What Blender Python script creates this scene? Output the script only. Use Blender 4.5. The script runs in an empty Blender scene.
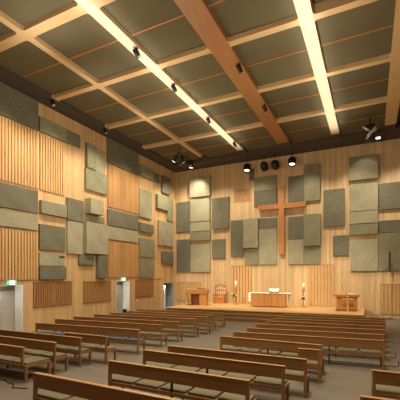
import bpy, bmesh, math, random
from mathutils import Vector, Matrix
random.seed(7)
C = bpy.context.scene.collection
R = math.radians

# ------------------------------------------------------------------ materials
def new_mat(name):
    m = bpy.data.materials.new(name); m.use_nodes = True
    nt = m.node_tree; nt.nodes.clear()
    out = nt.nodes.new('ShaderNodeOutputMaterial'); b = nt.nodes.new('ShaderNodeBsdfPrincipled')
    nt.links.new(b.outputs[0], out.inputs[0])
    return m, nt, b
def rgb(h):
    h = h.lstrip('#'); v = [int(h[i:i+2], 16)/255 for i in (0, 2, 4)]
    return tuple((c/12.92 if c <= .04045 else ((c+.055)/1.055)**2.4) for c in v) + (1,)
def math_node(nt, op, a, b=None):
    n = nt.nodes.new('ShaderNodeMath'); n.operation = op
    for i, v in enumerate((a, b)):
        if v is None: continue
        if isinstance(v, (int, float)): n.inputs[i].default_value = v
        else: nt.links.new(v, n.inputs[i])
    return n.outputs[0]
def mixc(nt, fac, a, b):
    n = nt.nodes.new('ShaderNodeMix'); n.data_type = 'RGBA'
    if isinstance(fac, (int, float)): n.inputs[0].default_value = fac
    else: nt.links.new(fac, n.inputs[0])
    for i, v in ((6, a), (7, b)):
        if isinstance(v, tuple): n.inputs[i].default_value = v
        else: nt.links.new(v, n.inputs[i])
    return n.outputs[2]
def wood(name, c1, c2, grain='X', plank=None, plank_axis=None, rough=.5, groove=.25, scale=1.0):
    """wood with grain running along one axis; optional boards of a given width across another axis"""
    m, nt, b = new_mat(name)
    tc = nt.nodes.new('ShaderNodeTexCoord'); mp = nt.nodes.new('ShaderNodeMapping')
    sc = {'X': (1.2, 22, 22), 'Y': (22, 1.2, 22), 'Z': (22, 22, 1.2)}[grain]
    mp.inputs['Scale'].default_value = tuple(s*scale for s in sc)
    nt.links.new(tc.outputs['Object'], mp.inputs[0])
    n = nt.nodes.new('ShaderNodeTexNoise'); n.inputs['Scale'].default_value = 1.0; n.inputs['Detail'].default_value = 5
    nt.links.new(mp.outputs[0], n.inputs[0])
    fac = math_node(nt, 'MULTIPLY', math_node(nt, 'SUBTRACT', n.outputs[0], .3), 2.2)
    col = mixc(nt, fac, rgb(c1), rgb(c2))
    if plank:
        sp = nt.nodes.new('ShaderNodeSeparateXYZ'); nt.links.new(tc.outputs['Object'], sp.inputs[0])
        v = math_node(nt, 'DIVIDE', sp.outputs[plank_axis], plank)
        fl = math_node(nt, 'FLOOR', v); fr = math_node(nt, 'FRACT', v)
        wn = nt.nodes.new('ShaderNodeTexWhiteNoise'); wn.noise_dimensions = '1D'; nt.links.new(fl, wn.inputs['W'])
        tone = math_node(nt, 'ADD', math_node(nt, 'MULTIPLY', wn.outputs[0], .28), .84)
        hs = nt.nodes.new('ShaderNodeHueSaturation'); nt.links.new(tone, hs.inputs['Value']); nt.links.new(col, hs.inputs['Color'])
        gr = math_node(nt, 'LESS_THAN', fr, .06)
        col = mixc(nt, math_node(nt, 'MULTIPLY', gr, groove), hs.outputs[0], rgb('#3a2412'))
    nt.links.new(col, b.inputs['Base Color']); b.inputs['Roughness'].default_value = rough
    bp = nt.nodes.new('ShaderNodeBump'); bp.inputs['Strength'].default_value = .12; bp.inputs['Distance'].default_value = .01
    nt.links.new(n.outputs[0], bp.inputs['Height']); nt.links.new(bp.outputs[0], b.inputs['Normal'])
    return m
def speckle(name, c1, c2, scale=30, rough=.9, bump=.3, detail=6, big=None):
    m, nt, b = new_mat(name)
    tc = nt.nodes.new('ShaderNodeTexCoord')
    n = nt.nodes.new('ShaderNodeTexNoise'); n.inputs['Scale'].default_value = scale; n.inputs['Detail'].default_value = detail
    nt.links.new(tc.outputs['Object'], n.inputs[0])
    fac = math_node(nt, 'MULTIPLY', math_node(nt, 'SUBTRACT', n.outputs[0], .3), 2.4)
    col = mixc(nt, fac, rgb(c1), rgb(c2))
    if big:
        n2 = nt.nodes.new('ShaderNodeTexNoise'); n2.inputs['Scale'].default_value = big
        nt.links.new(tc.outputs['Object'], n2.inputs[0])
        hs = nt.nodes.new('ShaderNodeHueSaturation'); nt.links.new(col, hs.inputs['Color'])
        nt.links.new(math_node(nt, 'ADD', math_node(nt, 'MULTIPLY', n2.outputs[0], .5), .75), hs.inputs['Value'])
        col = hs.outputs[0]
    nt.links.new(col, b.inputs['Base Color']); b.inputs['Roughness'].default_value = rough
    b.inputs['Specular IOR Level'].default_value = .2
    bp = nt.nodes.new('ShaderNodeBump'); bp.inputs['Strength'].default_value = bump; bp.inputs['Distance'].default_value = .01
    nt.links.new(n.outputs[0], bp.inputs['Height']); nt.links.new(bp.outputs[0], b.inputs['Normal'])
    return m
def plain(name, c, rough=.5, metal=0, emit=0):
    m, nt, b = new_mat(name)
    tc = nt.nodes.new('ShaderNodeTexCoord'); n = nt.nodes.new('ShaderNodeTexNoise'); n.inputs['Scale'].default_value = 12
    nt.links.new(tc.outputs['Object'], n.inputs[0])
    r_ = rgb(c); d_ = tuple(x*.88 for x in r_[:3]) + (1,)
    nt.links.new(mixc(nt, n.outputs[0], d_, r_), b.inputs['Base Color'])
    b.inputs['Roughness'].default_value = rough; b.inputs['Metallic'].default_value = metal
    if emit:
        b.inputs['Emission Color'].default_value = r_; b.inputs['Emission Strength'].default_value = emit
    return m
def stone_floor(name):
    m, nt, b = new_mat(name)
    tc = nt.nodes.new('ShaderNodeTexCoord'); br = nt.nodes.new('ShaderNodeTexBrick')
    br.offset = .5; br.inputs['Scale'].default_value = 1; br.inputs['Brick Width'].default_value = 1.2; br.inputs['Row Height'].default_value = .6
    br.inputs['Mortar Size'].default_value = .006; br.inputs['Mortar Smooth'].default_value = .3
    br.inputs['Color1'].default_value = rgb('#6e6352'); br.inputs['Color2'].default_value = rgb('#675c4d'); br.inputs['Mortar'].default_value = rgb('#574d40')
    nt.links.new(tc.outputs['Object'], br.inputs[0])
    n = nt.nodes.new('ShaderNodeTexNoise'); n.inputs['Scale'].default_value = 3; n.inputs['Detail'].default_value = 8
    nt.links.new(tc.outputs['Object'], n.inputs[0])
    hs = nt.nodes.new('ShaderNodeHueSaturation'); nt.links.new(br.outputs[0], hs.inputs['Color'])
    nt.links.new(math_node(nt, 'ADD', math_node(nt, 'MULTIPLY', n.outputs[0], .4), .8), hs.inputs['Value'])
    nt.links.new(hs.outputs[0], b.inputs['Base Color']); b.inputs['Roughness'].default_value = .62
    return m

M = dict(
    wall_left=wood('wall_planks_left', '#bb9564', '#d0ae7e', 'Z', .16, 1, .55, .12),
    wall_altar=wood('wall_planks_altar', '#c2a070', '#d7b98c', 'Z', .16, 0, .55, .12),
    slat=wood('slat_wood', '#bb915b', '#cfa872', 'Z', rough=.5),
    slat_back=wood('slat_backing', '#8a6236', '#9c7344', 'Z', rough=.7),
    plank_field=wood('plank_field', '#ad804e', '#c29660', 'Z', .14, 1, .5, .3),
    grille=wood('grille_wood', '#946838', '#a87b48', 'Z', rough=.6),
    grille_back=wood('grille_backing', '#6f4520', '#80532a', 'Z', rough=.7),
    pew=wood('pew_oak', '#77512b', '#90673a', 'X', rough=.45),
    pew_lit_top=wood('pew_oak_lit_top', '#a67a48', '#bb905e', 'X', rough=.4),  # lighter copy of the pew oak, the bright lit top edge painted in
    pew_leg=wood('pew_leg_oak', '#7f592f', '#98703f', 'Z', rough=.45),
    pad=speckle('seat_pad_fabric', '#6a624d', '#7b7259', 60, .95, .3),
    pad_dark=speckle('seat_pad_slate', '#4c5054', '#5c6062', 60, .95, .3),
    support=plain('dark_bracket', '#2d2219', .6),
    tone_D=speckle('acoustic_felt_dark', '#5f5c4c', '#7a7661', 16, .95, .35, big=1.2),
    tone_M=speckle('acoustic_felt_mid', '#737059', '#938f74', 16, .95, .35, big=1.2),
    tone_L=speckle('acoustic_felt_light', '#868167', '#aaa488', 16, .95, .35, big=1.2),
    pale_panel=wood('pale_wood_panel', '#c79d63', '#d6b078', 'Z', rough=.55),
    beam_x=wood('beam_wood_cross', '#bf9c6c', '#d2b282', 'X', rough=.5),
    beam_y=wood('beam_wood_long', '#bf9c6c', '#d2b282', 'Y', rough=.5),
    beam_lit=wood('beam_wood_lit', '#cdb48c', '#dec7a1', 'Y', rough=.5),  # beam wood made paler, part of the uplit brightness is in this colour
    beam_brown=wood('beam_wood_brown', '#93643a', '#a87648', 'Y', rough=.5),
    batten=wood('batten_wood', '#a2642e', '#b5743a', 'X', rough=.55),
    ceil_tile=speckle('ceiling_mineral_tile', '#575038', '#6d634a', 26, .95, .3),
    soffit=plain('soffit_dark_grey', '#4a4036', .85),
    floor=stone_floor('stone_floor'),
    stage_top=wood('stage_planks', '#b38a56', '#c69e69', 'X', .14, 1, .45, .2),
    step=wood('step_wood', '#6a4a29', '#7d5a34', 'X', rough=.5),
    altar=wood('altar_oak', '#b88144', '#cb9656', 'Z', rough=.45),
    chair=wood('chair_oak', '#b1783e', '#c48c4e', 'Z', rough=.45),
    cross=wood('cross_wood', '#a66c32', '#b67c40', 'Z', rough=.5),
    white=plain('white_linen', '#f3efe4', .8),
    paper=plain('paper', '#f6f2e6', .8),
    wax=plain('candle_wax', '#f7f2e4', .5),
    brass=plain('brass', '#b58a3a', .35, .9),
    leaf=speckle('leaf_green', '#2f5a1c', '#4d7d2c', 40, .7, .2),
    flower=plain('white_petals', '#f1ecd8', .7),
    black=plain('black_metal', '#101010', .5),
    lampwhite=plain('lamp_lens', '#fff4e0', .4, 0, 6),
    steel=plain('pale_steel', '#cfcac0', .4, .3),
    door=plain('door_grey_paint', '#b9b4a6', .6),
    door_blue=plain('door_blue_grey', '#8d949a', .6),
    jamb=plain('door_reveal_white', '#efeeea', .6),
    sign_green=plain('exit_sign_green', '#6fbf98', .5, 0, .9),
    sign_white=plain('exit_sign_white', '#f4fbf4', .5, 0, 2.0),
    vent=plain('vent_olive', '#6d6750', .8),
    upholstery=plain('pale_upholstery', '#e6d4b2', .8),
    plaster=plain('plain_wall_wood', '#a5793f', .8),
    redwood=plain('red_brown_wood', '#9a5c36', .5),
    darkwood=plain('dark_brown_wood', '#2c1a10', .5),
)

# ------------------------------------------------------------------ geometry helpers
class MB:
    def __init__(s): s.bm = bmesh.new()
    def box(s, x0, x1, y0, y1, z0, z1, mat=None, bevel=0):
        r = bmesh.ops.create_cube(s.bm, size=1)
        vs = r['verts']
        for v in vs:
            v.co = Vector((x0 + (v.co.x+.5)*(x1-x0), y0 + (v.co.y+.5)*(y1-y0), z0 + (v.co.z+.5)*(z1-z0)))
            if mat: v.co = mat @ v.co
        if bevel:
            es = list({e for v in vs for e in v.link_edges})
            bmesh.ops.bevel(s.bm, geom=es, offset=bevel, segments=2, affect='EDGES', profile=.6)
        return s
    def prism(s, pts, z0, z1, mat=None):
        lo = [s.bm.verts.new((p[0], p[1], z0)) for p in pts]; hi = [s.bm.verts.new((p[0], p[1], z1)) for p in pts]
        s.bm.faces.new(lo[::-1]); s.bm.faces.new(hi); n = len(pts)
        for i in range(n): s.bm.faces.new((lo[i], lo[(i+1) % n], hi[(i+1) % n], hi[i]))
        if mat:
            for v in lo+hi: v.co = mat @ v.co
        return s
    def lathe(s, prof, seg=20, mat=None, cap=True):
        rings = []
        for r, z in prof:
            rings.append([s.bm.verts.new((r*math.cos(2*math.pi*i/seg), r*math.sin(2*math.pi*i/seg), z)) for i in range(seg)])
        for a, b in zip(rings, rings[1:]):
            for i in range(seg): s.bm.faces.new((a[i], a[(i+1) % seg], b[(i+1) % seg], b[i]))
        if cap:
            s.bm.faces.new(rings[0][::-1]); s.bm.faces.new(rings[-1])
        if mat:
            for rg in rings:
                for v in rg: v.co = mat @ v.co
        return s
    def tube(s, pts, r, seg=8):
        pts = [Vector(p) for p in pts]; rings = []
        for i, p in enumerate(pts):
            t = (pts[min(i+1, len(pts)-1)] - pts[max(i-1, 0)]).normalized()
            up = Vector((0, 0, 1)) if abs(t.z) < .9 else Vector((1, 0, 0))
            a = t.cross(up).normalized(); b = t.cross(a).normalized()
            rings.append([s.bm.verts.new(p + r*(math.cos(2*math.pi*k/seg)*a + math.sin(2*math.pi*k/seg)*b)) for k in range(seg)])
        for a, b in zip(rings, rings[1:]):
            for i in range(seg): s.bm.faces.new((a[i], a[(i+1) % seg], b[(i+1) % seg], b[i]))
        s.bm.faces.new(rings[0][::-1]); s.bm.faces.new(rings[-1])
        return s
    def build(s, name, mat, parent=None, smooth=False):
        bmesh.ops.recalc_face_normals(s.bm, faces=s.bm.faces[:])
        me = bpy.data.meshes.new(name); s.bm.to_mesh(me); s.bm.free()
        me.materials.append(M[mat] if isinstance(mat, str) else mat)
        if smooth:
            for p in me.polygons: p.use_smooth = True
        o = bpy.data.objects.new(name, me); C.objects.link(o)
        if parent is not None: o.parent = parent
        return o
def tag(o, label, cat, group=None, kind=None):
    o['label'] = label; o['category'] = cat
    if group: o['group'] = group
    if kind: o['kind'] = kind
    return o
def thing(name, label, cat, loc=(0, 0, 0), rot=(0, 0, 0), group=None):
    o = bpy.data.objects.new(name, None); C.objects.link(o)
    o.location = loc; o.rotation_euler = rot; o.empty_display_size = .1
    return tag(o, label, cat, group)
def struct(name, mb, mat, parent=None):
    o = mb.build(name, mat, parent)
    if parent is None: o['kind'] = 'structure'
    return o

# ------------------------------------------------------------------ dimensions (metres; camera stands at x=0, y=0)
XW, YW, ZC = -15.6, 26.35, 11.95          # left wall, altar wall, height of the beam undersides
XR, YB, ZT = 5.4, -3.6, 12.32             # right wall, rear wall, ceiling slab
XA = -12.95                                # left edge of the sloping floor, a level aisle runs along the wall
SL, YF = .03, 17.0                        # the nave floor falls gently towards the altar
def fz(y): return SL*(YF-y) if y < YF else 0.0
TILT = -math.atan(SL)

# ------------------------------------------------------------------ the room
DOORS = [(9.98, 11.48, 2.40), (18.49, 19.97, 2.45), (24.53, 26.05, 2.19)]
mb = MB(); y = YB-.3
for d0, d1, dz in DOORS:
    mb.box(XW-.25, XW, y, d0, -.3, ZT); mb.box(XW-.25, XW, d0, d1, dz, ZT); y = d1
mb.box(XW-.25, XW, y, YW+.25, -.3, ZT)
struct('wall_left', mb, 'wall_left')
struct('wall_altar', MB().box(XW, XR+.25, YW, YW+.25, -.3, ZT), 'wall_altar')
struct('wall_right', MB().box(XR, XR+.25, YB-.3, YW, -.3, ZT), 'plaster')
struct('wall_rear', MB().box(XW, XR, YB-.3, YB, -.3, ZT), 'plaster')
mb = MB().box(-16.6, XR+.25, YB-.3, YW+.25, -.5, 0)
v = [mb.bm.verts.new(p) for p in ((XA, YB-.3, .0), (XA, YF, .0), (XA, YB-.3, fz(YB-.3)), (XR+.25, YB-.3, .0), (XR+.25, YF, .0), (XR+.25, YB-.3, fz(YB-.3)))]
for f in ((0, 1, 2), (3, 5, 4), (2, 1, 4, 5), (0, 2, 5, 3), (0, 3, 4, 1)): mb.bm.faces.new([v[k] for k in f])   # gentle ramp under the pews, level side aisle on the left
struct('floor', mb, 'floor')
struct('ceiling', MB().box(XW-.25, XR+.25, YB-.3, YW+.25, ZT, ZT+.2), 'soffit')
SX0, SX1, SY1 = -14.6, 4.25, 24.6        # inner edges of the dark grey border of the ceiling
struct('trim_1', MB().box(XW, SX0, YB, YW, ZC, ZT), 'soffit')
struct('trim_2', MB().box(SX0, SX1, SY1, YW, ZC, ZT), 'soffit')
struct('trim_3', MB().box(SX1, XR, YB, YW, ZC, ZT), 'soffit')

for i, (d0, d1, dz) in enumerate(DOORS):
    D = .58
    leaf = MB().box(XW-D-.05, XW-D, d0+.03, (d0+d1)/2-.01, 0.01, dz-.32).box(XW-D-.05, XW-D, (d0+d1)/2+.01, d1-.03, 0.01, dz-.32)
    o = struct('door_%d' % (i+1), leaf, 'door' if i < 2 else 'door_blue')
    MB().box(XW-D-.05, XW-D-.01, d0+.03, d1-.03, dz-.30, dz-.02).build('transom', 'vent', o)
    rv = MB().box(XW-D-.1, XW+.006, d1-.025, d1-.001, 0, dz-.001).box(XW-D-.1, XW+.006, d0+.001, d0+.025, 0, dz-.001).box(XW-D-.1, XW+.006, d0+.025, d1-.025, dz-.025, dz-.001).box(XW-D-.12, XW-D-.06, d0+.02, d1-.02, 0, dz-.01)
    rv.build('door_reveal', 'jamb' if i < 2 else 'door_blue', o)
    MB().tube([(XW-D, (d0+d1)/2+.1, 1.05), (XW-D+.06, (d0+d1)/2+.1, 1.05), (XW-D+.06, (d0+d1)/2+.22, 1.05)], .012).build('door_handle', 'steel', o)
    if i == 2:
        MB().box(XW-.52, XW-.06, d0+.30, d0+.35, .01, dz-.22).build('open_leaf', 'white', o)

# ------------------------------------------------------------------ ceiling: timber grid and coffers
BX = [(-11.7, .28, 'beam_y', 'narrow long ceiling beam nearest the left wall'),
      (-8.5, .46, 'beam_lit', 'brightly lit long ceiling beam, second from the left wall'),
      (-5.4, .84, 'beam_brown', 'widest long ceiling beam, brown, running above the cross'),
      (-2.05, .5, 'beam_lit', 'brightly lit long ceiling beam right of the wide brown one'),
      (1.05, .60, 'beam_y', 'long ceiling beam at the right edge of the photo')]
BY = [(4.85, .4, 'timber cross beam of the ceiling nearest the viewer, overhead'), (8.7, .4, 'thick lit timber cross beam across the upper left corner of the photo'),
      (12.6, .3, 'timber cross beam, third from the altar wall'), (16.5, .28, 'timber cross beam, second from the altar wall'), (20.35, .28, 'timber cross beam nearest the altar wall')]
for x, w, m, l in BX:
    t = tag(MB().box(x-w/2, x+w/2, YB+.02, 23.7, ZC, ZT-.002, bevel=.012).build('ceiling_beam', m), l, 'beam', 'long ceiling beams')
    MB().box(x-w/2, x+w/2, 23.702, SY1-.004, ZC+.02, ZT-.002).build('painted_end', 'soffit', t)
xs = [SX0] + [v for x, w, _, _ in BX for v in (x-w/2, x+w/2)] + [SX1]
bays = [(xs[i], xs[i+1]) for i in range(0, len(xs), 2)]
for y, w, l in BY:
    mb = MB()
    for a, b in bays:
        mb.box(a+.002, b-.002, y-w/2, y+w/2, ZC+.004, ZT-.002)
        for s, q in ((1, a), (-1, b)):                      # widened feet where the cross beam meets a long beam
            for e in (-1, 1):
                mb.prism([(q+s*.002, y+e*w/2), (q+s*.08, y+e*w/2), (q+s*.002, y+e*(w/2+.08))], ZC+.005, ZT-.003)
    tag(mb.build('cross_beam', 'beam_x'), l, 'beam', 'cross beams of the ceiling')
rows = [(BY[0][0]+.21, BY[1][0]-.21, 'fifth coffer row from the altar wall'), (BY[1][0]+.21, BY[2][0]-.16, 'fourth coffer row from the altar wall'), (BY[2][0]+.16, BY[3][0]-.15, 'third coffer row from the altar wall'),
        (BY[3][0]+.15, BY[4][0]-.15, 'second coffer row from the altar wall'), (BY[4][0]+.15, SY1, 'nearest coffer row to the altar wall')]
bn = ['bay along the left wall', 'second bay from the left wall', 'bay left of the wide brown beam', 'bay right of the wide brown beam', 'second bay right of the wide brown beam', 'bay along the right wall']
for j, (y0, y1, rl) in enumerate(rows):
    for i, (a, b) in enumerate(bays):
        if i == 5 or (j == 0 and i > 1) or (j == 1 and i > 3): continue
        t = thing('ceiling_coffer', 'coffer, %s, %s' % (rl, bn[i]), 'ceiling panel', ((a+b)/2, (y0+y1)/2, 12.14), group='acoustic ceiling coffers')
        hx, hy = (b-a)/2-.004, (y1-y0)/2-.004
        MB().box(-hx, hx, -hy, -.035, 0, .17).build('acoustic_tile', 'ceil_tile', t)
        MB().box(-hx, hx, .035, hy, 0, .17).build('acoustic_tile', 'ceil_tile', t)
        MB().box(-hx, hx, -.033, .033, -.015, .17).build('batten', 'batten', t)

# ------------------------------------------------------------------ acoustic wall panels
def left_panel(y0, y1, z0, z1, t, tone, label):
    o = MB().box(0, t, -(y1-y0)/2, (y1-y0)/2, -(z1-z0)/2, (z1-z0)/2, bevel=.012).build('mounted_acoustic_panel', 'tone_'+tone)
    o.location = (XW+.001, (y0+y1)/2, (z0+z1)/2); tag(o, label, 'wall panel', 'acoustic panels of the left wall'); return o
def altar_panel(x0, x1, z0, z1, t, tone, label):
    o = MB().box(-(x1-x0)/2, (x1-x0)/2, -t, 0, -(z1-z0)/2, (z1-z0)/2, bevel=.012).build('mounted_acoustic_panel', 'tone_'+tone)
    o.location = ((x0+x1)/2, YW-.001, (z0+z1)/2); tag(o, label, 'wall panel', 'acoustic panels of the altar wall'); return o
LEFT_PANELS = [
(8.28, 12.3, 10.42, 11.94, .1, 'D', 'big dark panel under the ceiling edge at the far left, above the slatted field'),
(12.36, 14.12, 10.43, 11.2, .14, 'M', 'pale panel just under the ceiling edge, second from the left, above slats'),
(14.14, 15.18, 10.45, 11.2, .1, 'D', 'small dark panel under the ceiling adjoining a pale panel of the same height'),
(15.64, 16.4, 9.43, 10.93, .22, 'M', 'narrow raised upright panel with dark left edge, high on the left wall'),
(16.43, 17.34, 9.43, 10.93, .08, 'L', 'narrow yellowish flat upright panel beside the raised narrow one high on the left wall'),
(15.59, 17.49, 8.11, 9.4, .16, 'M', 'squarish grey panel below the two narrow uprights on the left wall'),
(15.62, 16.75, 6.64, 7.55, .5, 'L', 'box-like panel standing far out from the left wall, dark side and lit front'),
(15.62, 17.3, 6.2, 6.61, .06, 'M', 'low wide strip panel directly below the box-like panel'),
(14.17, 15.4, 6.05, 7.32, .14, 'D', 'dark squarish panel left of the box-like panel on the left wall'),
(14.2, 15.4, 4.12, 6.0, .12, 'L', 'tall greenish panel under the dark squarish one on the left wall'),
(15.5, 17.4, 4.2, 6.12, .3, 'L', 'largest bright square panel jutting from the left wall, below the box-like panel'),
(15.06, 16.26, 3.51, 4.1, .14, 'D', 'small dark panel tucked under the largest bright square one'),
(16.55, 17.4, 2.7, 4.12, .26, 'D', 'narrow dark upright panel at lower right of the largest bright square one'),
(8.27, 12.26, 6.1, 7.25, .12, 'D', 'long dark panel below the upper slats at the far left, upper of two'),
(8.27, 12.26, 5.2, 5.97, .12, 'L', 'long pale panel above the lower slats at the far left, lower of two'),
(12.4, 14.08, 6.13, 6.82, .2, 'M', 'medium horizontal panel right of the long dark panel on the left wall'),
(12.36, 14.03, 4.23, 5.58, .12, 'D', 'dark squarish panel right of the lower slats on the left wall'),
(12.36, 14.0, 3.39, 4.07, .1, 'L', 'pale horizontal panel carrying a small vent, low on the left wall'),
(12.36, 14.1, 2.66, 3.36, .14, 'D', 'dark strip panel just above the leftmost wooden grille'),
(17.55, 20.95, 10.3, 11.94, .1, 'D', 'big dark panel under the ceiling edge at the middle of the left wall'),
(17.59, 20.88, 6.17, 7.25, .12, 'D', 'dark horizontal panel between the two plank fields at the middle of the left wall'),
(17.59, 20.86, 5.25, 6.1, .12, 'L', 'pale horizontal panel with a thin seam mark, under the dark horizontal one'),
(21.09, 22.84, 10.36, 11.2, .16, 'M', 'pale panel high on the left wall right of the big dark middle panel'),
(22.87, 23.73, 10.36, 11.1, .1, 'D', 'tiny dark panel attached to a pale one high on the left wall'),
(21.0, 22.6, 7.25, 9.33, .14, 'L', 'tall greenish panel right of the upper plank field'),
(24.08, 25.4, 9.7, 11.14, .2, 'D', 'dark upright panel nearest the room corner, high on the left wall'),
(23.29, 24.95, 8.28, 9.4, .22, 'M', 'grey raised panel below the dark upright near the corner'),
(24.98, 25.98, 7.51, 9.4, .08, 'M', 'narrow flat panel squeezed against the room corner on the left wall'),
(21.0, 22.85, 6.14, 6.82, .16, 'D', 'small dark horizontal panel at mid height right of the plank fields'),
(23.58, 25.85, 5.33, 7.33, .16, 'L', 'tall bright panel near the corner at mid height on the left wall'),
(21.0, 22.98, 4.26, 5.68, .14, 'M', 'upper of two stacked grey square panels right of the lower plank field'),
(21.0, 22.88, 2.68, 4.1, .14, 'M', 'lower of two stacked grey square panels above the third wooden grille'),
(24.09, 25.91, 3.8, 4.86, .14, 'D', 'small dark square panel above the corner doorway'),
]
ALTAR_PANELS = [
(-13.95, -12.05, 9.5, 11.22, .3, 'L', 'topmost lit panel of the left column on the altar wall'),
(-13.95, -12.1, 7.42, 9.38, .2, 'L', 'tall lit panel second from top in the left column on the altar wall'),
(-13.95, -12.1, 6.6, 7.4, .17, 'L', 'thin lit panel third from top in the left column on the altar wall'),
(-15.4, -13.98, 6.62, 9.25, .1, 'D', 'dark upright panel at the left edge of the altar wall, upper one'),
(-11.9, -10.39, 6.68, 9.25, .2, 'D', 'dark grey panel standing free right of the left column on the altar wall'),
(-13.95, -12.07, 5.8, 6.55, .18, 'M', 'low strip panel fourth from top in the left column on the altar wall'),
(-15.36, -13.98, 3.12, 5.97, .1, 'D', 'tall dark panel at the left edge of the altar wall, lower one above the desk'),
(-13.95, -12.1, 3.12, 5.45, .14, 'L', 'large olive panel above the wooden desk, bottom of the left column'),
(-11.92, -10.74, 4.24, 5.83, .12, 'D', 'small dark square panel above the wooden armchair'),
(-10.25, -9.14, 4.37, 7.3, .12, 'D', 'dark upright panel at the left end of the cluster beside the cross'),
(-9.12, -7.93, 5.02, 7.33, .26, 'L', 'raised bright panel in the cluster left of the cross'),
(-7.9, -6.48, 6.46, 7.3, .1, 'D', 'dark strip at the top of the cluster left of the cross shaft'),
(-7.9, -6.48, 3.68, 6.44, .1, 'L', 'large olive panel immediately left of the lower cross shaft'),
(-9.05, -7.92, 3.67, 5.0, .1, 'M', 'small panel below the raised bright panel left of the cross'),
(-8.7, -8.3, 10.37, 11.32, .06, 'D', 'small dark panel behind the hanging spotlights'),
(-8.27, -6.48, 9.46, 10.56, .14, 'M', 'upper half panel above the left cross arm'),
(-8.27, -6.48, 8.3, 9.44, .14, 'D', 'dark panel resting just above the left cross arm'),
(-5.6, -4.45, 8.3, 10.3, .12, 'D', 'dark upright panel above the right cross arm'),
(-4.43, -3.3, 8.3, 11.0, .2, 'M', 'tallest panel, above the tip of the right cross arm'),
(-5.6, -4.47, 5.54, 7.27, .12, 'D', 'dark panel below the right cross arm beside the shaft'),
(-4.45, -3.27, 5.02, 7.33, .26, 'M', 'raised panel in the cluster right of the cross'),
(-5.6, -4.47, 3.68, 5.52, .12, 'L', 'pale lower panel immediately right of the lower cross shaft'),
(-4.45, -3.29, 3.68, 5.0, .12, 'M', 'lower panel under the raised one right of the cross'),
(-3.07, -1.65, 6.36, 9.0, .14, 'D', 'large dark panel standing free between the cross cluster and the right column'),
(-1.37, .45, 9.42, 11.06, .32, 'M', 'topmost panel of the right column, lit by a scallop of light'),
(-1.34, .43, 7.3, 9.18, .2, 'L', 'large bright panel second from top in the right column on the altar wall'),
(-1.34, .43, 6.43, 7.27, .18, 'L', 'thin bright panel third from top in the right column'),
(-1.34, .43, 5.67, 6.37, .2, 'M', 'low strip panel fourth from top in the right column'),
(.48, 3.1, 7.28, 9.05, .16, 'D', 'dark panel at the right edge of the altar wall, upper one'),
(-2.43, -1.4, 4.26, 5.68, .14, 'D', 'small dark square panel above the lectern'),
(-1.3, .43, 3.15, 5.33, .14, 'L', 'large bright square panel at the bottom of the right column'),
(.48, 3.11, 5.72, 6.55, .12, 'D', 'dark strip panel at the right edge of the altar wall, above the processional cross'),
(.48, 3.11, 3.16, 5.7, .12, 'M', 'large grey panel behind the processional cross'),
]
for p in LEFT_PANELS: left_panel(*p)
for p in ALTAR_PANELS: altar_panel(*p)
o = left_panel(23.14, 24.4, 2.55, 3.7, .04, 'L', 'pale wood-coloured flat panel below the tall bright one near the corner'); o.data.materials.clear(); o.data.materials.append(M['pale_panel'])
o = MB().box(-.68, .68, -.02, 0, -.52, .52).build('mounted_wood_panel', 'plank_field'); o.location = (-9.3, YW-.001, 9.28)
tag(o, 'square of darker wood set in the altar wall left of the cross arm', 'wall panel')
t = thing('panel_vent', 'small dark vent on the pale low panel of the left wall', 'vent', (XW+.102, 13.8, 3.9))
MB().box(0, .012, -.2, .2, -.06, .06).build('frame', 'vent', t)
MB().box(.012, .016, -.18, .18, -.035, -.01).box(.012, .016, -.18, .18, .01, .035).build('slot', 'black', t)

# slatted timber fields: backing board and a row of upright slats
def slat_field(name, label, cat, wall, a0, a1, z0, z1, pitch, w, t, m='slat', mb_='slat_back', frame=False, group=None):
    L, H = a1-a0, z1-z0
    if wall == 'L': root = thing(name, label, cat, (XW+.001, (a0+a1)/2, z0), group=group)
    else: root = thing(name, label, cat, ((a0+a1)/2, YW-.001, z0), group=group)
    def bx(mb, u0, u1, d0, d1, h0, h1):
        if wall == 'L': mb.box(d0, d1, u0, u1, h0, h1)
        else: mb.box(u0, u1, -d1, -d0, h0, h1)
    b = MB(); bx(b, -L/2, L/2, 0, .02, 0, H); b.build('backing', mb_, root)
    s = MB(); n = max(1, int(round(L/pitch)))
    for i in range(n):
        u = -L/2 + (i+.5)*L/n
        bx(s, u-w/2, u+w/2, .02, .02+t, .03 if frame else 0, H-.03 if frame else H)
    s.build('slats', m, root)
    if name == 'mounted_slat_screen':
        tr = MB(); bx(tr, -L/2, L/2, .02, .075, H, H+.05); tr.build('top_rail', m, root)
    if frame:
        f = MB()
        for u0, u1, h0, h1 in ((-L/2, L/2, 0, .05), (-L/2, L/2, H-.05, H), (-L/2, -L/2+.05, 0, H), (L/2-.05, L/2, 0, H), (-.03, .03, 0, H)):
            bx(f, u0, u1, .02, .035+t, h0, h1)
        f.build('frame', m, root)
    return root
g = 'slatted wood fields of the left wall'
slat_field('mounted_slat_field', 'tall slatted wood field at the far left, between the dark upper panels', 'wood slats', 'L', 8.3, 12.33, 7.38, 10.38, .17, .118, .045, group=g)
slat_field('mounted_slat_field', 'tall slatted wood field second from the left, below a pale panel', 'wood slats', 'L', 12.42, 14.06, 7.38, 10.36, .17, .118, .045, group=g)
slat_field('mounted_slat_field', 'slatted wood field above the exit sign at the left edge', 'wood slats', 'L', 8.3, 12.33, 2.66, 5.1, .17, .118, .045, group=g)
slat_field('mounted_board_field', 'upper field of wide wooden boards at the middle of the left wall', 'wood panel', 'L', 17.64, 21.0, 7.42, 10.26, .21, .196, .04, 'plank_field', group='board fields of the left wall')
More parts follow.
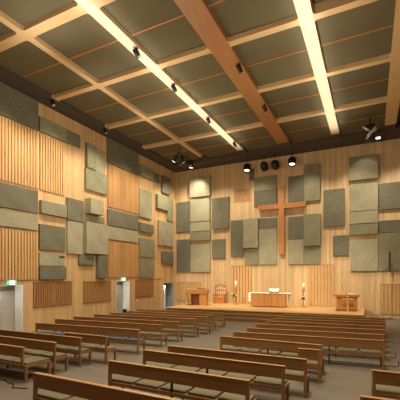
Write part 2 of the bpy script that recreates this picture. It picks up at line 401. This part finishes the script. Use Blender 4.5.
slat_field('mounted_board_field', 'lower field of wide wooden boards above the second doorway', 'wood panel', 'L', 17.64, 21.0, 2.72, 5.2, .21, .196, .04, 'plank_field', group='board fields of the left wall')
g = 'low wooden grilles of the left wall'
slat_field('mounted_grille', 'slatted wooden grille right of the first doorway, leftmost of three', 'grille', 'L', 12.06, 14.58, 1.24, 2.55, .14, .085, .03, 'grille', 'grille_back', True, g)
slat_field('mounted_grille', 'slatted wooden grille left of the second doorway, middle of three', 'grille', 'L', 15.51, 17.89, 1.2, 2.51, .14, .11, .03, 'grille', 'grille_back', True, g)
slat_field('mounted_grille', 'slatted wooden grille right of the second doorway, nearest the altar', 'grille', 'L', 20.65, 22.92, 1.24, 2.52, .14, .11, .03, 'grille', 'grille_back', True, g)
g = 'slatted screens along the foot of the altar wall'
slat_field('mounted_slat_screen', 'low slatted screen on the altar wall behind the wooden desk', 'wood slats', 'A', -15.45, -13.0, .62, 2.22, .24, .2, .04, 'slat', 'slat_back', False, g)
slat_field('mounted_slat_screen', 'slatted screen behind the left candle and altar end', 'wood slats', 'A', -10.26, -8.5, .62, 3.6, .24, .2, .035, 'slat', 'slat_back', False, g)
slat_field('mounted_slat_screen', 'slatted screen between the right candle and the lectern', 'wood slats', 'A', -4.17, -2.36, .62, 3.62, .24, .2, .035, 'slat', 'slat_back', False, g)
slat_field('mounted_slat_screen', 'low slatted screen at the right edge of the altar wall', 'wood slats', 'A', .55, 3.12, .25, 2.26, .24, .2, .035, 'slat', 'slat_back', False, g)

# exit signs, switch
def exit_sign(y, z, label):
    t = thing('exit_sign', label, 'sign', (XW+.001, y, z), group='lit exit signs')
    MB().box(.056, .13, -.24, .24, -.11, .11, bevel=.008).build('housing', 'sign_green', t)
    MB().box(.1305, .134, -.13, .13, -.09, .09).build('lit_pictogram', 'sign_white', t)
    MB().box(0, .056, -.03, .03, -.03, .03).build('bracket', 'black', t)
    # running figure and arrow
    f = MB().box(.134, .136, -.02, .01, .03, .055).box(.134, .136, -.03, .02, -.02, .025).box(.134, .136, -.05, -.03, -.06, -.01).box(.134, .136, .015, .04, -.065, -.015)
    f.build('running_figure', 'sign_green', t)
exit_sign(10.8, 2.53, 'small green and white lit exit sign over the leftmost doorway')
exit_sign(19.15, 2.585, 'small white lit exit sign over the second doorway')
t = thing('light_switch', 'small white switch plate on the left wall beside the second doorway', 'switch', (XW+.001, 20.9, 1.0))
MB().box(0, .012, -.07, .07, -.07, .07, bevel=.004).build('plate', 'white', t); MB().box(.012, .02, -.03, .03, -.04, .04).build('rocker', 'paper', t)

# ------------------------------------------------------------------ altar platform
def poly(o): return [(-12.9-o, 20.55-o), (-.4+o, 21.65-o), (-.4+o, YW-.03), (-12.9-o, YW-.03)]
t = thing('altar_platform', 'long raised wooden platform with two wrap-around steps before the altar wall', 'platform', (-6.6, 22, 0))
Tm = Matrix.Translation((6.6, -22, 0))
MB().prism(poly(.88), .001, .2, Tm).build('step', 'step', t)
MB().prism(poly(.44), .2, .4, Tm).build('step', 'step', t)
MB().prism(poly(0), .4, .56, Tm).build('riser', 'step', t)
MB().prism(poly(.03), .56, .6, Tm).build('deck', 'stage_top', t)
ST = .601
# nosing strips of the steps
MB().prism([(-13.36, 20.09), (.06, 21.19), (.06, 21.23), (-13.36, 20.13)], .4, .412, Tm).build('nosing', 'stage_top', t)
MB().prism([(-13.8, 19.65), (.5, 20.75), (.5, 20.79), (-13.8, 19.69)], .2, .212, Tm).build('nosing', 'stage_top', t)

# altar with cloth
t = thing('altar', 'oak block altar with upright boards standing at the middle of the platform', 'altar', (-6.55, 24.35, ST), (0, 0, R(7)))
b = MB()
for i in range(5): b.box(-1.2+i*.476, -1.2+(i+1)*.476-.012, -.42, .42, .07, .94)
b.build('body', 'altar', t); MB().box(-1.08, 1.08, -.38, .38, 0, .07).build('plinth', 'step', t); MB().box(-1.21, 1.19, -.43, .43, .94, .975).build('top', 'altar', t)
c = MB().box(-1.43, 1.52, -.45, .45, 0, .02).box(-1.43, -1.22, -.45, .45, -.6, -.001).box(1.3, 1.52, .1, .45, -.6, -.001).build('altar_cloth', 'white')
c.location = (-6.55, 24.35, ST+.976); c.rotation_euler = (0, 0, R(7)); tag(c, 'white linen cloth lying over the altar top and hanging at both ends', 'cloth')
t = thing('book_stand', 'small slanted wooden book rest on the altar cloth', 'book stand', (-6.18, 24.3, ST+.998), (0, 0, R(7)))
Rm = Matrix.Rotation(R(28), 4, 'X')
MB().box(-.36, .36, -.2, .2, .0, .03, Matrix.Translation((0, 0, .12)) @ Rm).build('rest', 'altar', t); MB().box(-.34, .34, -.16, .2, 0, .03).build('base', 'altar', t); MB().box(-.3, .3, .06, .09, .03, .15).build('prop', 'altar', t)
t = thing('open_book', 'open white-paged book on the slanted rest on the altar', 'book', (-6.18, 24.3, ST+1.12), (R(28), 0, R(7)))
for s in (-1, 1):
    MB().box(0, .35*s, -.18, .2, .032, .085, Matrix.Rotation(R(-7*s), 4, 'Y')).build('page_block', 'paper', t)
MB().box(-.37, .37, -.19, .21, .031, .034).build('cover', 'redwood', t)

# candle stands with flowers
def candle(x, y, label_s, label_f, h, hc):
    t = thing('candle_stand', label_s, 'candle', (x, y, ST))
    MB().lathe([(.2, 0), (.2, .03), (.05, .06), (.025, .1), (.025, h*.5), (.045, h*.52), (.025, h*.56), (.03, h-.12), (.1, h-.04), (.1, h)], 20).build('stand', 'brass', t, True)
    MB().lathe([(.075, h), (.075, h+hc), (.05, h+hc+.02)], 18).build('candle', 'wax', t, True)
    f = thing('flower_arrangement', label_f, 'flowers', (x+.02, y-.34, ST+h*.5))
    lf, fl = MB(), MB()
    for k in range(26):
        a = random.uniform(0, 6.28); e = random.uniform(-.6, 1.2); r_ = random.uniform(.12, .3)
        d = Vector((math.cos(a)*math.cos(e), math.sin(a)*math.cos(e)*.6, math.sin(e)))*r_
        q = d.to_track_quat('Z', 'Y').to_matrix().to_4x4()
        lf.prism([(-.005, -.002), (.03, 0), (.05, .01), (.03, .02), (-.005, .01)], 0, r_, q)
    for k in range(7):
        a = random.uniform(0, 6.28); p = Vector((.2*math.cos(a), -.08+.1*math.sin(a), random.uniform(.02, .2)))
        fl.lathe([(.005, -.03), (.04, -.01), (.045, .015), (.02, .03)], 8, Matrix.Translation(p))
    lf.build('leaves', 'leaf', f); fl.build('blossoms', 'flower', f)
candle(-9.45, 25.3, 'tall brass stand with thick white candle behind the left altar end', 'green and white flowers tied to the left candle stand', 1.25, .55)
candle(-4.3, 25.2, 'tall brass stand with thick white candle right of the altar', 'green flowers tied to the right candle stand', 1.22, .45)

# presider's armchair
t = thing('armchair', 'high-backed wooden armchair with arched top against the altar wall', 'chair', (-10.92, 25.55, ST), (0, 0, R(6)))
MB().box(-.4, .4, -.36, .3, .42, .5, bevel=.015).build('seat', 'chair', t)
MB().box(-.38, .38, -.33, -.29, .0, .42).build('front_panel', 'chair', t)
for s in (-1, 1):
    MB().box(s*.42-.04, s*.42+.04, -.36, -.28, 0, .72).build('leg', 'chair', t)
    MB().box(s*.42-.04, s*.42+.04, .24, .32, 0, 1.36).build('leg', 'chair', t)
    MB().box(s*.42-.05, s*.42+.05, -.38, .3, .72, .77, bevel=.01).build('armrest', 'chair', t)
fr = MB()
n = 12
for i in range(n):
    a0, a1 = math.pi*i/n, math.pi*(i+1)/n
    fr.prism([(.46*math.cos(a0), 1.30+.24*math.sin(a0)), (.46*math.cos(a1), 1.30+.24*math.sin(a1)), (.38*math.cos(a1), 1.28+.14*math.sin(a1)), (.38*math.cos(a0), 1.28+.14*math.sin(a0))], -.31, -.24, Matrix.Rotation(R(90), 4, 'X'))
fr.build('back_frame', 'chair', t)
bk = MB()
for u in (-.25, -.09, .09, .25): bk.box(u-.025, u+.025, .255, .29, .72, 1.36)
bk.box(-.38, .38, .255, .285, 1.02, 1.07)
MB().box(-.38, .38, .25, .3, .5, .72).build('lower_back', 'chair', t)
bk.build('back_slats', 'chair', t)
MB().box(-.36, .36, .29, .31, .5, 1.38).build('back_panel', 'upholstery', t)

# organ-like console desk at the left
t = thing('console_desk', 'wooden console desk with overhanging top at the left end of the platform', 'desk', (-11.65, 23.25, ST), (0, 0, R(16)))
MB().box(-.98, .72, -.42, .42, .86, 1.22, bevel=.02).build('desk_top', 'chair', t)
MB().box(.1, .66, -.38, .38, .0, .86, bevel=.01).build('cabinet', 'altar', t)
MB().box(-.52, .08, -.02, .30, .02, .86).build('knee_panel', 'redwood', t)
MB().box(-.55, -.5, -.3, .3, 0, .86).build('side_panel', 'step', t)
for yy in (-.34, .3): MB().box(-.93, -.86, yy, yy+.06, 0, .86).build('leg', 'pale_panel', t)
MB().box(-.1, .5, -.18, .1, 1.221, 1.26).build('music_rest', 'darkwood', t)
pd = MB()
for k in range(7): pd.tube([(-.95+k*.07, -.5, .05), (-.95+k*.07, -.1, .03)], .012, 6)
pd.build('pedal', 'darkwood', t)['kind'] = 'stuff'

# lectern with cross on its front, microphone
t = thing('lectern', 'wooden lectern with broad top standing at the right end of the platform', 'lectern', (-1.42, 23.75, ST), (0, 0, R(12)))
MB().prism([(-.62, -.3), (.62, -.3), (.5, .3), (-.5, .3)], .12, .92).build('body', 'chair', t)
MB().box(-.58, .58, -.28, .28, 0, .12).build('plinth', 'redwood', t)
MB().box(-.74, .74, -.38, .38, .92, 1.06, Matrix.Identity(4), .015).build('top', 'chair', t)
t2 = thing('wooden_cross', 'pale slim wooden cross standing before the lectern front', 'cross', (-1.3, 23.26, ST), (0, 0, R(12)))
MB().box(-.04, .04, -.03, .03, 0, .98).box(-.04, .04, -.1, -.03, 0, .03).build('shaft', 'pale_panel', t2); MB().box(-.32, .32, -.03, .03, .76, .84).build('crossbar', 'pale_panel', t2)
t3 = thing('microphone', 'thin gooseneck microphone curving up from the lectern top', 'microphone', (-1.42, 23.75, ST+1.061), (0, 0, R(12)))
MB().lathe([(.06, 0), (.06, .02), (.02, .04)], 12).build('base', 'black', t3)
MB().tube([(0, 0, .03), (-.06, 0, .14), (-.18, 0, .32), (-.26, 0, .46), (-.25, -.03, .54)], .009).build('gooseneck', 'support', t3)
MB().lathe([(.02, .53), (.03, .57), (.02, .61)], 10, Matrix.Translation((-.25, -.03, 0))).build('capsule', 'black', t3)
t3 = thing('open_book', 'open book lying on the lectern top', 'book', (-1.1, 23.7, ST+1.061), (0, 0, R(12)))
for s in (-1, 1): MB().box(0, .2*s, -.14, .14, .006, .04).build('page_block', 'paper', t3)
MB().box(-.21, .21, -.15, .15, 0, .006).build('cover', 'darkwood', t3)

# processional cross at the right
t = thing('processional_cross', 'tall slim processional cross on a pole at the right, dark shaft and reddish arms', 'cross', (1.1, 25.75, 0))
MB().lathe([(.2, .001), (.2, .03), (.05, .06), (.03, .1)], 20).build('base', 'black', t, True)
MB().tube([(0, 0, .08), (0, 0, 3.15)], .018).build('pole', 'pale_panel', t)
MB().box(-.055, .055, -.03, .03, 3.12, 4.4).build('shaft', 'darkwood', t)
MB().box(-.38, .46, -.03, .03, 3.71, 3.8).build('crossbar', 'redwood', t)

# great cross on the altar wall
t = thing('wall_cross', 'large plain orange-brown wooden cross hanging on the altar wall', 'cross', (-6.06, YW, 7.0))
MB().box(-.205, .205, -.38, -.16, -2.57, 2.57, bevel=.01).build('shaft', 'cross', t)
MB().box(-1.8, -.207, -.37, -.18, .9, 1.27, bevel=.01).box(.207, 1.8, -.37, -.18, .9, 1.27, bevel=.01).build('crossbar', 'cross', t)
MB().box(-.06, .06, -.16, -.001, -1.6, -1.4).box(-.06, .06, -.16, -.001, 1.9, 2.1).build('bracket', 'black', t)

# ------------------------------------------------------------------ pews
def pew(x0, y0, x1, y1, label, group, inset=0, dark=False):
    D = .72 if inset else .475                            # depth of the seat
    yaw = math.atan2(y1-y0, x1-x0); Lr = math.hypot(x1-x0, y1-y0)
    p = thing('pew', label, 'pew', (x0, y0, fz(y0)+.002), (TILT if y0 < YF else 0, 0, yaw), group)
    L = Lr + inset; Lb = Lr
    w = .065
    H = .82
    for x in (0, L-w):
        rear = H-.012 if not (inset and x > 0) else .40
        MB().box(x, x+w, 0, .055, 0, rear, bevel=.006).build('leg', 'pew_leg', p)
        MB().box(x, x+w, D-.055, D, 0, .40, bevel=.006).build('leg', 'pew_leg', p)
        MB().box(x+.008, x+w-.008, .055, D-.055, .34, .40).build('side_rail', 'pew_leg', p)
    if inset: MB().box(Lb-w, Lb, 0, .05, .40, H-.012).build('back_post', 'pew_leg', p)
    MB().box(w, Lb-w, .004, .04, .57, H-.012, bevel=.004).build('backrest', 'pew', p)
    MB().box(0, Lb, -.01, .07, H-.012, H+.006, bevel=.004).build('top_rail', 'pew_lit_top', p)
    fr = MB().box(w, L-w, .01, .05, .33, .40).box(w, L-w, D-.045, D-.01, .33, .40).box(.06, L-.06, .05, D-.045, .385, .40)
    fr.build('seat_frame', 'pew', p)
    n = max(1, int(round(L/.62))); q = (L-.02)/n
    for i in range(n):
        MB().box(.01+i*q+.03, .01+(i+1)*q-.03, .045, D-.005, .401, .45, bevel=.012).build('seat_pad', 'pad_dark' if dark else 'pad', p)
    k = max(0, int(round(L/1.7))-1)
    for i in range(k):
        x = L*(i+1)/(k+1)
        MB().box(x-.02, x+.02, .012, .05, .40, .575).build('back_post', 'support', p)
        for yy in (.015, D-.045): MB().box(x-.022, x+.022, yy, yy+.03, 0, .33).build('leg', 'support', p)
    return p
gL, gC, gR = 'pews of the left block', 'pews of the centre block', 'pews at the lower right edge'
LP = [
(-12.4, 5.5, -7.55, 5.52, 'left-block pew nearest the viewer, seat extending past its backrest at the aisle', .14, False),
(-12.4, 6.3, -7.45, 6.38, 'left-block pew second nearest the viewer, right behind the one with the short backrest', 0, False),
(-12.4, 7.15, -7.46, 7.28, 'left-block pew third nearest the viewer, ending near the short pew', 0, False),
(-8.66, 7.8, -7.0, 7.86, 'short pew of the left block, only about a third as long as its neighbours', 0, False),
(-11.62, 9.05, -7.05, 9.49, 'left-block pew directly in front of the short pew, dark seat cushions at its left end', 0, True),
(-12.18, 10.45, -7.08, 11.0, 'left-block pew, seventh from the platform', 0, False),
(-12.37, 11.66, -7.09, 12.25, 'left-block pew, sixth from the platform', 0, False),
(-12.39, 13.0, -7.02, 13.65, 'left-block pew, fifth from the platform', 0, False),
(-12.41, 14.19, -6.95, 14.78, 'left-block pew, fourth from the platform', 0, False),
(-12.36, 15.5, -7.19, 15.98, 'left-block pew, third from the platform', 0, False),
(-12.67, 16.83, -7.28, 17.45, 'left-block pew nearest the altar platform', 0, False),
]
for x0, y0, x1, y1, l, ins, dk in LP: pew(x0, y0, x1, y1, l, gL, ins, dk)
CP = [
(-5.32, 4.09, -1.95, 4.05, 'foreground pew cut off by the bottom edge of the photo'),
(-4.84, 5.47, -1.82, 5.47, 'wide pew in the foreground centre, second from the bottom edge'),
(-4.89, 6.74, -1.52, 6.78, 'centre-block pew third from the bottom edge of the photo'),
(-4.68, 7.52, -1.24, 7.64, 'centre-block pew fourth from the bottom edge, close behind another backrest'),
(-1.66, 8.88, -1.12, 8.92, 'single-width short pew at the right end of the foreground pews'),
(-4.16, 9.72, -1.17, 9.70, 'first pew beyond the foreground group, left end open to the centre aisle'),
(-4.14, 10.82, .36, 11.34, 'long centre-block pew, nearest of the seven long rows'),
(-4.08, 12.08, .42, 12.69, 'long centre-block pew, second nearest of the seven long rows'),
(-4.17, 13.48, .47, 14.10, 'long centre-block pew, third nearest of the seven long rows'),
(-4.13, 14.82, .51, 15.33, 'long centre-block pew, middle one of the seven long rows'),
(-4.19, 16.06, .56, 16.72, 'long centre-block pew, third from the platform of the seven long rows'),
(-4.22, 17.3, .60, 17.85, 'long centre-block pew, second from the platform'),
(-4.25, 18.3, .63, 18.75, 'long centre-block pew nearest the altar platform'),
]
for x0, y0, x1, y1, l in CP: pew(x0, y0, x1, y1, l, gC)
pew(.02, 7.31, 3.5, 7.4, 'pew at the lower right edge of the photo, upper of the two there', gR)
pew(-.14, 5.5, 3.5, 5.55, 'pew at the lower right edge, only its top rail showing at the bottom', gR)

# thin black pipes lying under the long pews, their ends turned up beside the right aisle
def pipe(y0, y1, label):
    mb = MB().tube([(-3.9, y0, fz(y0)+.04), (.45, y1, fz(y1)+.04), (.72, y1+.03, fz(y1)+.04), (.74, y1+.06, fz(y1)+.06), (.74, y1+.06, fz(y1)+.2)], .012)
    tag(mb.build('floor_pipe', 'black'), label, 'pipe', 'thin pipes under the long pews')
pipe(11.35, 11.75, 'black thin floor pipe with upturned end under the nearest long pew')
pipe(12.65, 13.2, 'black thin floor pipe with upturned end under the second long pew')
o = MB().tube([(-8.3, 5.15, fz(5.15)+.014), (-8.0, 5.42, fz(5.4)+.014), (-7.75, 5.3, fz(5.3)+.014), (-7.5, 5.28, fz(5.28)+.014), (-7.3, 5.1, fz(5.1)+.014), (-6.95, 5.22, fz(5.2)+.014)], .012).build('floor_cable', 'black')
tag(o, 'thin dark cable lying on the floor by the leg of the nearest left pew', 'cable')
t = thing('waste_bin', 'small black bin standing in the second doorway', 'bin', (XW-.22, 19.7, 0.002))
MB().lathe([(.13, 0), (.16, .4), (.16, .42), (.145, .42), (.12, .03)], 16).build('body', 'black', t, True)
t = thing('waste_bin', 'small black bin standing in the corner doorway', 'bin', (XW-.3, 24.62+.1, .002))
MB().lathe([(.13, 0), (.16, .4), (.16, .42), (.145, .42), (.12, .03)], 16).build('body', 'black', t, True)

# ------------------------------------------------------------------ stage and house lights (fixtures)
def hanging_spot(x, z, pitch, label, lit, k=1.0):
    t = thing('hanging_spotlight', label, 'spotlight', (x, 25.55, ZC), group='hanging spotlights before the altar wall')
    d = ZC - z
    MB().tube([(0, 0, 0), (0, 0, -d+.28)], .025).build('stem', 'black', t)
    MB().tube([(-.27, 0, -d), (-.27, 0, -d+.24), (0, 0, -d+.3), (.27, 0, -d+.24), (.27, 0, -d)], .018).build('yoke', 'black', t)
    mt = Matrix.Translation((0, 0, -d)) @ Matrix.Rotation(R(pitch), 4, 'X')
    MB().lathe([(.05, .3), (.18, .28), (.27, .14), (.29, -.1), (.27, -.28), (.25, -.28), (.22, -.1), (.05, -.06)], 20, mt).build('housing', 'black', t, True)
    MB().lathe([(.2, -.2), (.2, -.185)], 20, mt).build('lens', 'lampwhite' if lit else 'support', t)
hanging_spot(-8.62, 11.2, -12, 'hanging black spotlight, leftmost of four, lamp lit', True)
hanging_spot(-7.26, 11.15, 62, 'hanging black spotlight turned away, second of four from the left', False)
hanging_spot(-6.42, 11.15, 62, 'hanging black spotlight turned away, third of four from the left', False)
hanging_spot(-5.17, 11.2, -12, 'hanging black spotlight, rightmost of four, lamp lit', True)
def can_spot(x, y, z, label, ax=25, ay=0):
    t = thing('ceiling_spotlight', label, 'spotlight', (x, y, z), group='small black spotlights on the ceiling timber')
    MB().lathe([(.05, 0), (.05, -.03), (.02, -.04), (.02, -.1)], 12).build('mount', 'black', t)
    mt = Matrix.Translation((0, 0, -.2)) @ Matrix.Rotation(R(ax), 4, 'X') @ Matrix.Rotation(R(ay), 4, 'Y')
    MB().lathe([(.08, .16), (.1, .14), (.1, -.16), (.085, -.16), (.08, -.1)], 14, mt).build('can', 'black', t, True)
    MB().lathe([(.08, -.13), (.08, -.12)], 14, mt).build('lens', 'steel', t)
for x, y, l in [(-8.36, 11.15, 'small black spotlight on the bright second beam, nearest of its row'), (-8.36, 14.05, 'small black spotlight on the bright second beam, middle of its row'), (-8.36, 17.9, 'small black spotlight on the bright second beam, third of its row'), (-8.3, 22.0, 'small black spotlight at the altar end of the bright second beam'),
                (-5.05, 13.95, 'small black spotlight on the wide brown beam, nearer one'), (-5.05, 17.9, 'small black spotlight on the wide brown beam, farther one')]:
    can_spot(x, y, ZC-.001, l, 25, -20)
can_spot(-14.68, 12.5, ZC-.001, 'small black spotlight on the dark ceiling border, nearer one by the left wall', 0, -30)
can_spot(-14.68, 16.4, ZC-.001, 'small black spotlight on the dark ceiling border, farther one by the left wall', 0, -30)
t = thing('track_light', 'black track of several angled spotlights hanging near the far left ceiling corner', 'track light', (-12.35, 22.2, 11.6))
MB().box(-.05, .05, -.95, .95, -.04, .04).build('track', 'black', t)
for yy in (-.6, .6): MB().tube([(0, yy, .04), (0, yy, .6)], .015).build('hanger', 'black', t)
for k, (yy, px_, a, lit) in enumerate([(-.85, -.2, 50, 1), (-.45, .1, -20, 0), (-.1, -.15, 30, 0), (.5, .1, -30, 0), (.85, .15, 10, 1)]):
    mt = Matrix.Translation((px_, yy, -.34)) @ Matrix.Rotation(R(a), 4, 'Y') @ Matrix.Rotation(R(15), 4, 'X')
    h = MB().lathe([(.07, .24), (.15, .18), (.16, -.24), (.14, -.24), (.1, -.1)], 14, mt).build('spot_head', 'black', t, True)
    MB().lathe([(.14, -.262), (.14, -.245)], 14, mt).build('lens', 'lampwhite' if lit else 'steel', h)
    MB().tube([(0, yy, -.04), (px_, yy, -.34)], .02).build('arm', 'black', h)
t = thing('hanging_stage_light', 'black cluster of stage lights with pale barrels hanging from the ceiling at the right', 'stage light', (-.05, 22.55, 12.14))
MB().tube([(0, 0, 0), (0, 0, -.6)], .04).build('stem', 'black', t)
MB().box(-.3, .3, -.24, .24, -.95, -.45, bevel=.07).build('hub', 'black', t)
for dx, dz, a, L_ in [(-.2, -.75, -50, .42), (.08, -.95, 45, .62), (-.02, -1.15, 40, .5), (.2, -.95, 60, .36)]:
    mt = Matrix.Translation((dx, -.36, dz)) @ Matrix.Rotation(R(a), 4, 'Y')
    MB().lathe([(.06, -L_/2), (.065, L_/2)], 12, mt).build('barrel', 'steel', t, True)
MB().box(-.27, .27, -.24, .24, -1.45, -.96, bevel=.08).build('lamp_body', 'black', t)
t = thing('downlight', 'round lit downlight recessed in the dark ceiling border at the right', 'downlight', (.42, 25.6, ZC))
MB().lathe([(.19, -.02), (.19, 0), (.15, 0), (.15, -.02)], 20, cap=False).build('rim', 'white', t); MB().lathe([(.15, -.012), (.15, -.004)], 20).build('lens', 'lampwhite', t)
t = thing('linear_vent', 'narrow slotted vent in the dark ceiling border above the altar wall', 'vent', (-9.75, 25.2, ZC))
MB().box(-.9, .9, -.09, .09, -.012, 0).build('frame', 'vent', t)
MB().box(-.85, -.05, -.05, .05, -.016, -.012).box(.05, .85, -.05, .05, -.016, -.012).build('slot', 'black', t)

# ------------------------------------------------------------------ camera
cd = bpy.data.cameras.new('camera'); cam = bpy.data.objects.new('camera', cd); C.objects.link(cam)
FPX, HOR = 344.0, 274.0                                   # focal length and eye level measured on a 400 pixel frame
cd.sensor_width = 36; cd.lens = FPX/400*36; cd.shift_y = (HOR-200)/400; cd.clip_end = 200
cam.location = (0, 0, 2.95); cam.rotation_euler = (R(90), 0, math.atan2(171, 344))
bpy.context.scene.camera = cam

# ------------------------------------------------------------------ lights
def spot(loc, target, power, angle, blend=.6, radius=.12, col=(1, .86, .66)):
    l = bpy.data.lights.new('spot_lamp', 'SPOT'); l.energy = power; l.spot_size = R(angle); l.spot_blend = blend; l.shadow_soft_size = radius; l.color = col
    o = bpy.data.objects.new('spot_lamp', l); C.objects.link(o); o.location = loc
    o.rotation_euler = (Vector(target)-Vector(loc)).to_track_quat('-Z', 'Y').to_euler(); return o
def area(loc, target, power, sx, sy, spread=180, col=(1, .86, .66)):
    l = bpy.data.lights.new('area_lamp', 'AREA'); l.energy = power; l.shape = 'RECTANGLE'; l.size = sx; l.size_y = sy; l.spread = R(spread); l.color = col
    o = bpy.data.objects.new('area_lamp', l); C.objects.link(o); o.location = loc
    o.rotation_euler = (Vector(target)-Vector(loc)).to_track_quat('-Z', 'Y').to_euler(); return o
WARM = (1, .885, .70)
# left wall washers
for y in (10, 13, 16, 19, 22, 25): spot((-12.4, y, 11.7), (-15.6, y+.3, 4.6), 1000, 98, .7, col=WARM)
# altar wall washers
for x in (-14, -11, -8, -4.2, -1.0, 2): spot((x, 23.3, 11.8), (x+.1, 26.3, 3.5), 900, 86, .7, col=WARM)
# platform
for x in (-11.5, -6.6, -1.6): spot((x, 18.0, 11.6), (x, 24.9, 1.2), 4400, 46, .8, col=WARM)
spot((-12.9, 24.4, 11.7), (-13.0, 26.2, 9.0), 90, 60, .3, col=WARM)
spot((-.4, 24.4, 11.7), (-.4, 26.2, 9.0), 110, 60, .3, col=WARM)
# nave
for x, y in [(-9, 8), (-10, 12.5), (-3, 8), (-3, 12.5), (2.5, 9), (-6, 16), (-3, 4), (1, 4)]: spot((x, y, 11.6), (x, y, 0), 950, 105, .8, col=WARM)
for x, y in [(-5.8, 12.5), (-5.8, 18.6)]: spot((x, y-1, 11.6), (x, y, 0), 1100, 42, .9, col=WARM)
def point(loc, power, radius=.3, col=WARM):
    l = bpy.data.lights.new('unseen_lamp', 'POINT'); l.energy = power; l.shadow_soft_size = radius; l.color = col
    o = bpy.data.objects.new('unseen_lamp', l); C.objects.link(o); o.location = loc
for x, y in [(-9.5, 7), (-2.5, 7), (-9.5, 14.5), (-2.5, 14.5)]: point((x, y, 7.5), 420)  # ambient fill added in mid-air over the nave, no fixtures there
point((-6, 0, 9), 250)  # one more added fill lamp near the viewer, no fixture
for d0, d1, dz in DOORS: point((XW-.12, d0+.2, dz-.25), 14, .03, (1, .97, .92))
# fixtureless uplights added in mid-air under the two bright beams and left cross beams
for x in (-8.5, -2.05):
    area((x, 11.5, 11.0), (x, 11.5, 20), 80, .3, 23, 85, (.98, .96, .95))
    for y in (8.7, 12.6, 16.5, 20.35): spot((x-.1, y, 9.6), (x-.1, y, 12), 115, 105, .8, .05, (1, .95, .88))
spot((-10.2, 8.6, 10.0), (-10.2, 8.6, 12), 90, 95, .8, .05, (1, .95, .88))
for y in (8.7, 12.6, 16.5): spot((-11.3, y, 10.2), (-11.3, y, 12), 60, 90, .8, .05, (.97, .97, 1))
# soft fill
w = bpy.data.worlds.new('world'); bpy.context.scene.world = w; w.use_nodes = True
w.node_tree.nodes['Background'].inputs[0].default_value = (.9, .75, .55, 1); w.node_tree.nodes['Background'].inputs[1].default_value = .2
sc = bpy.context.scene
sc.view_settings.view_transform = 'Standard'; sc.view_settings.exposure = 0
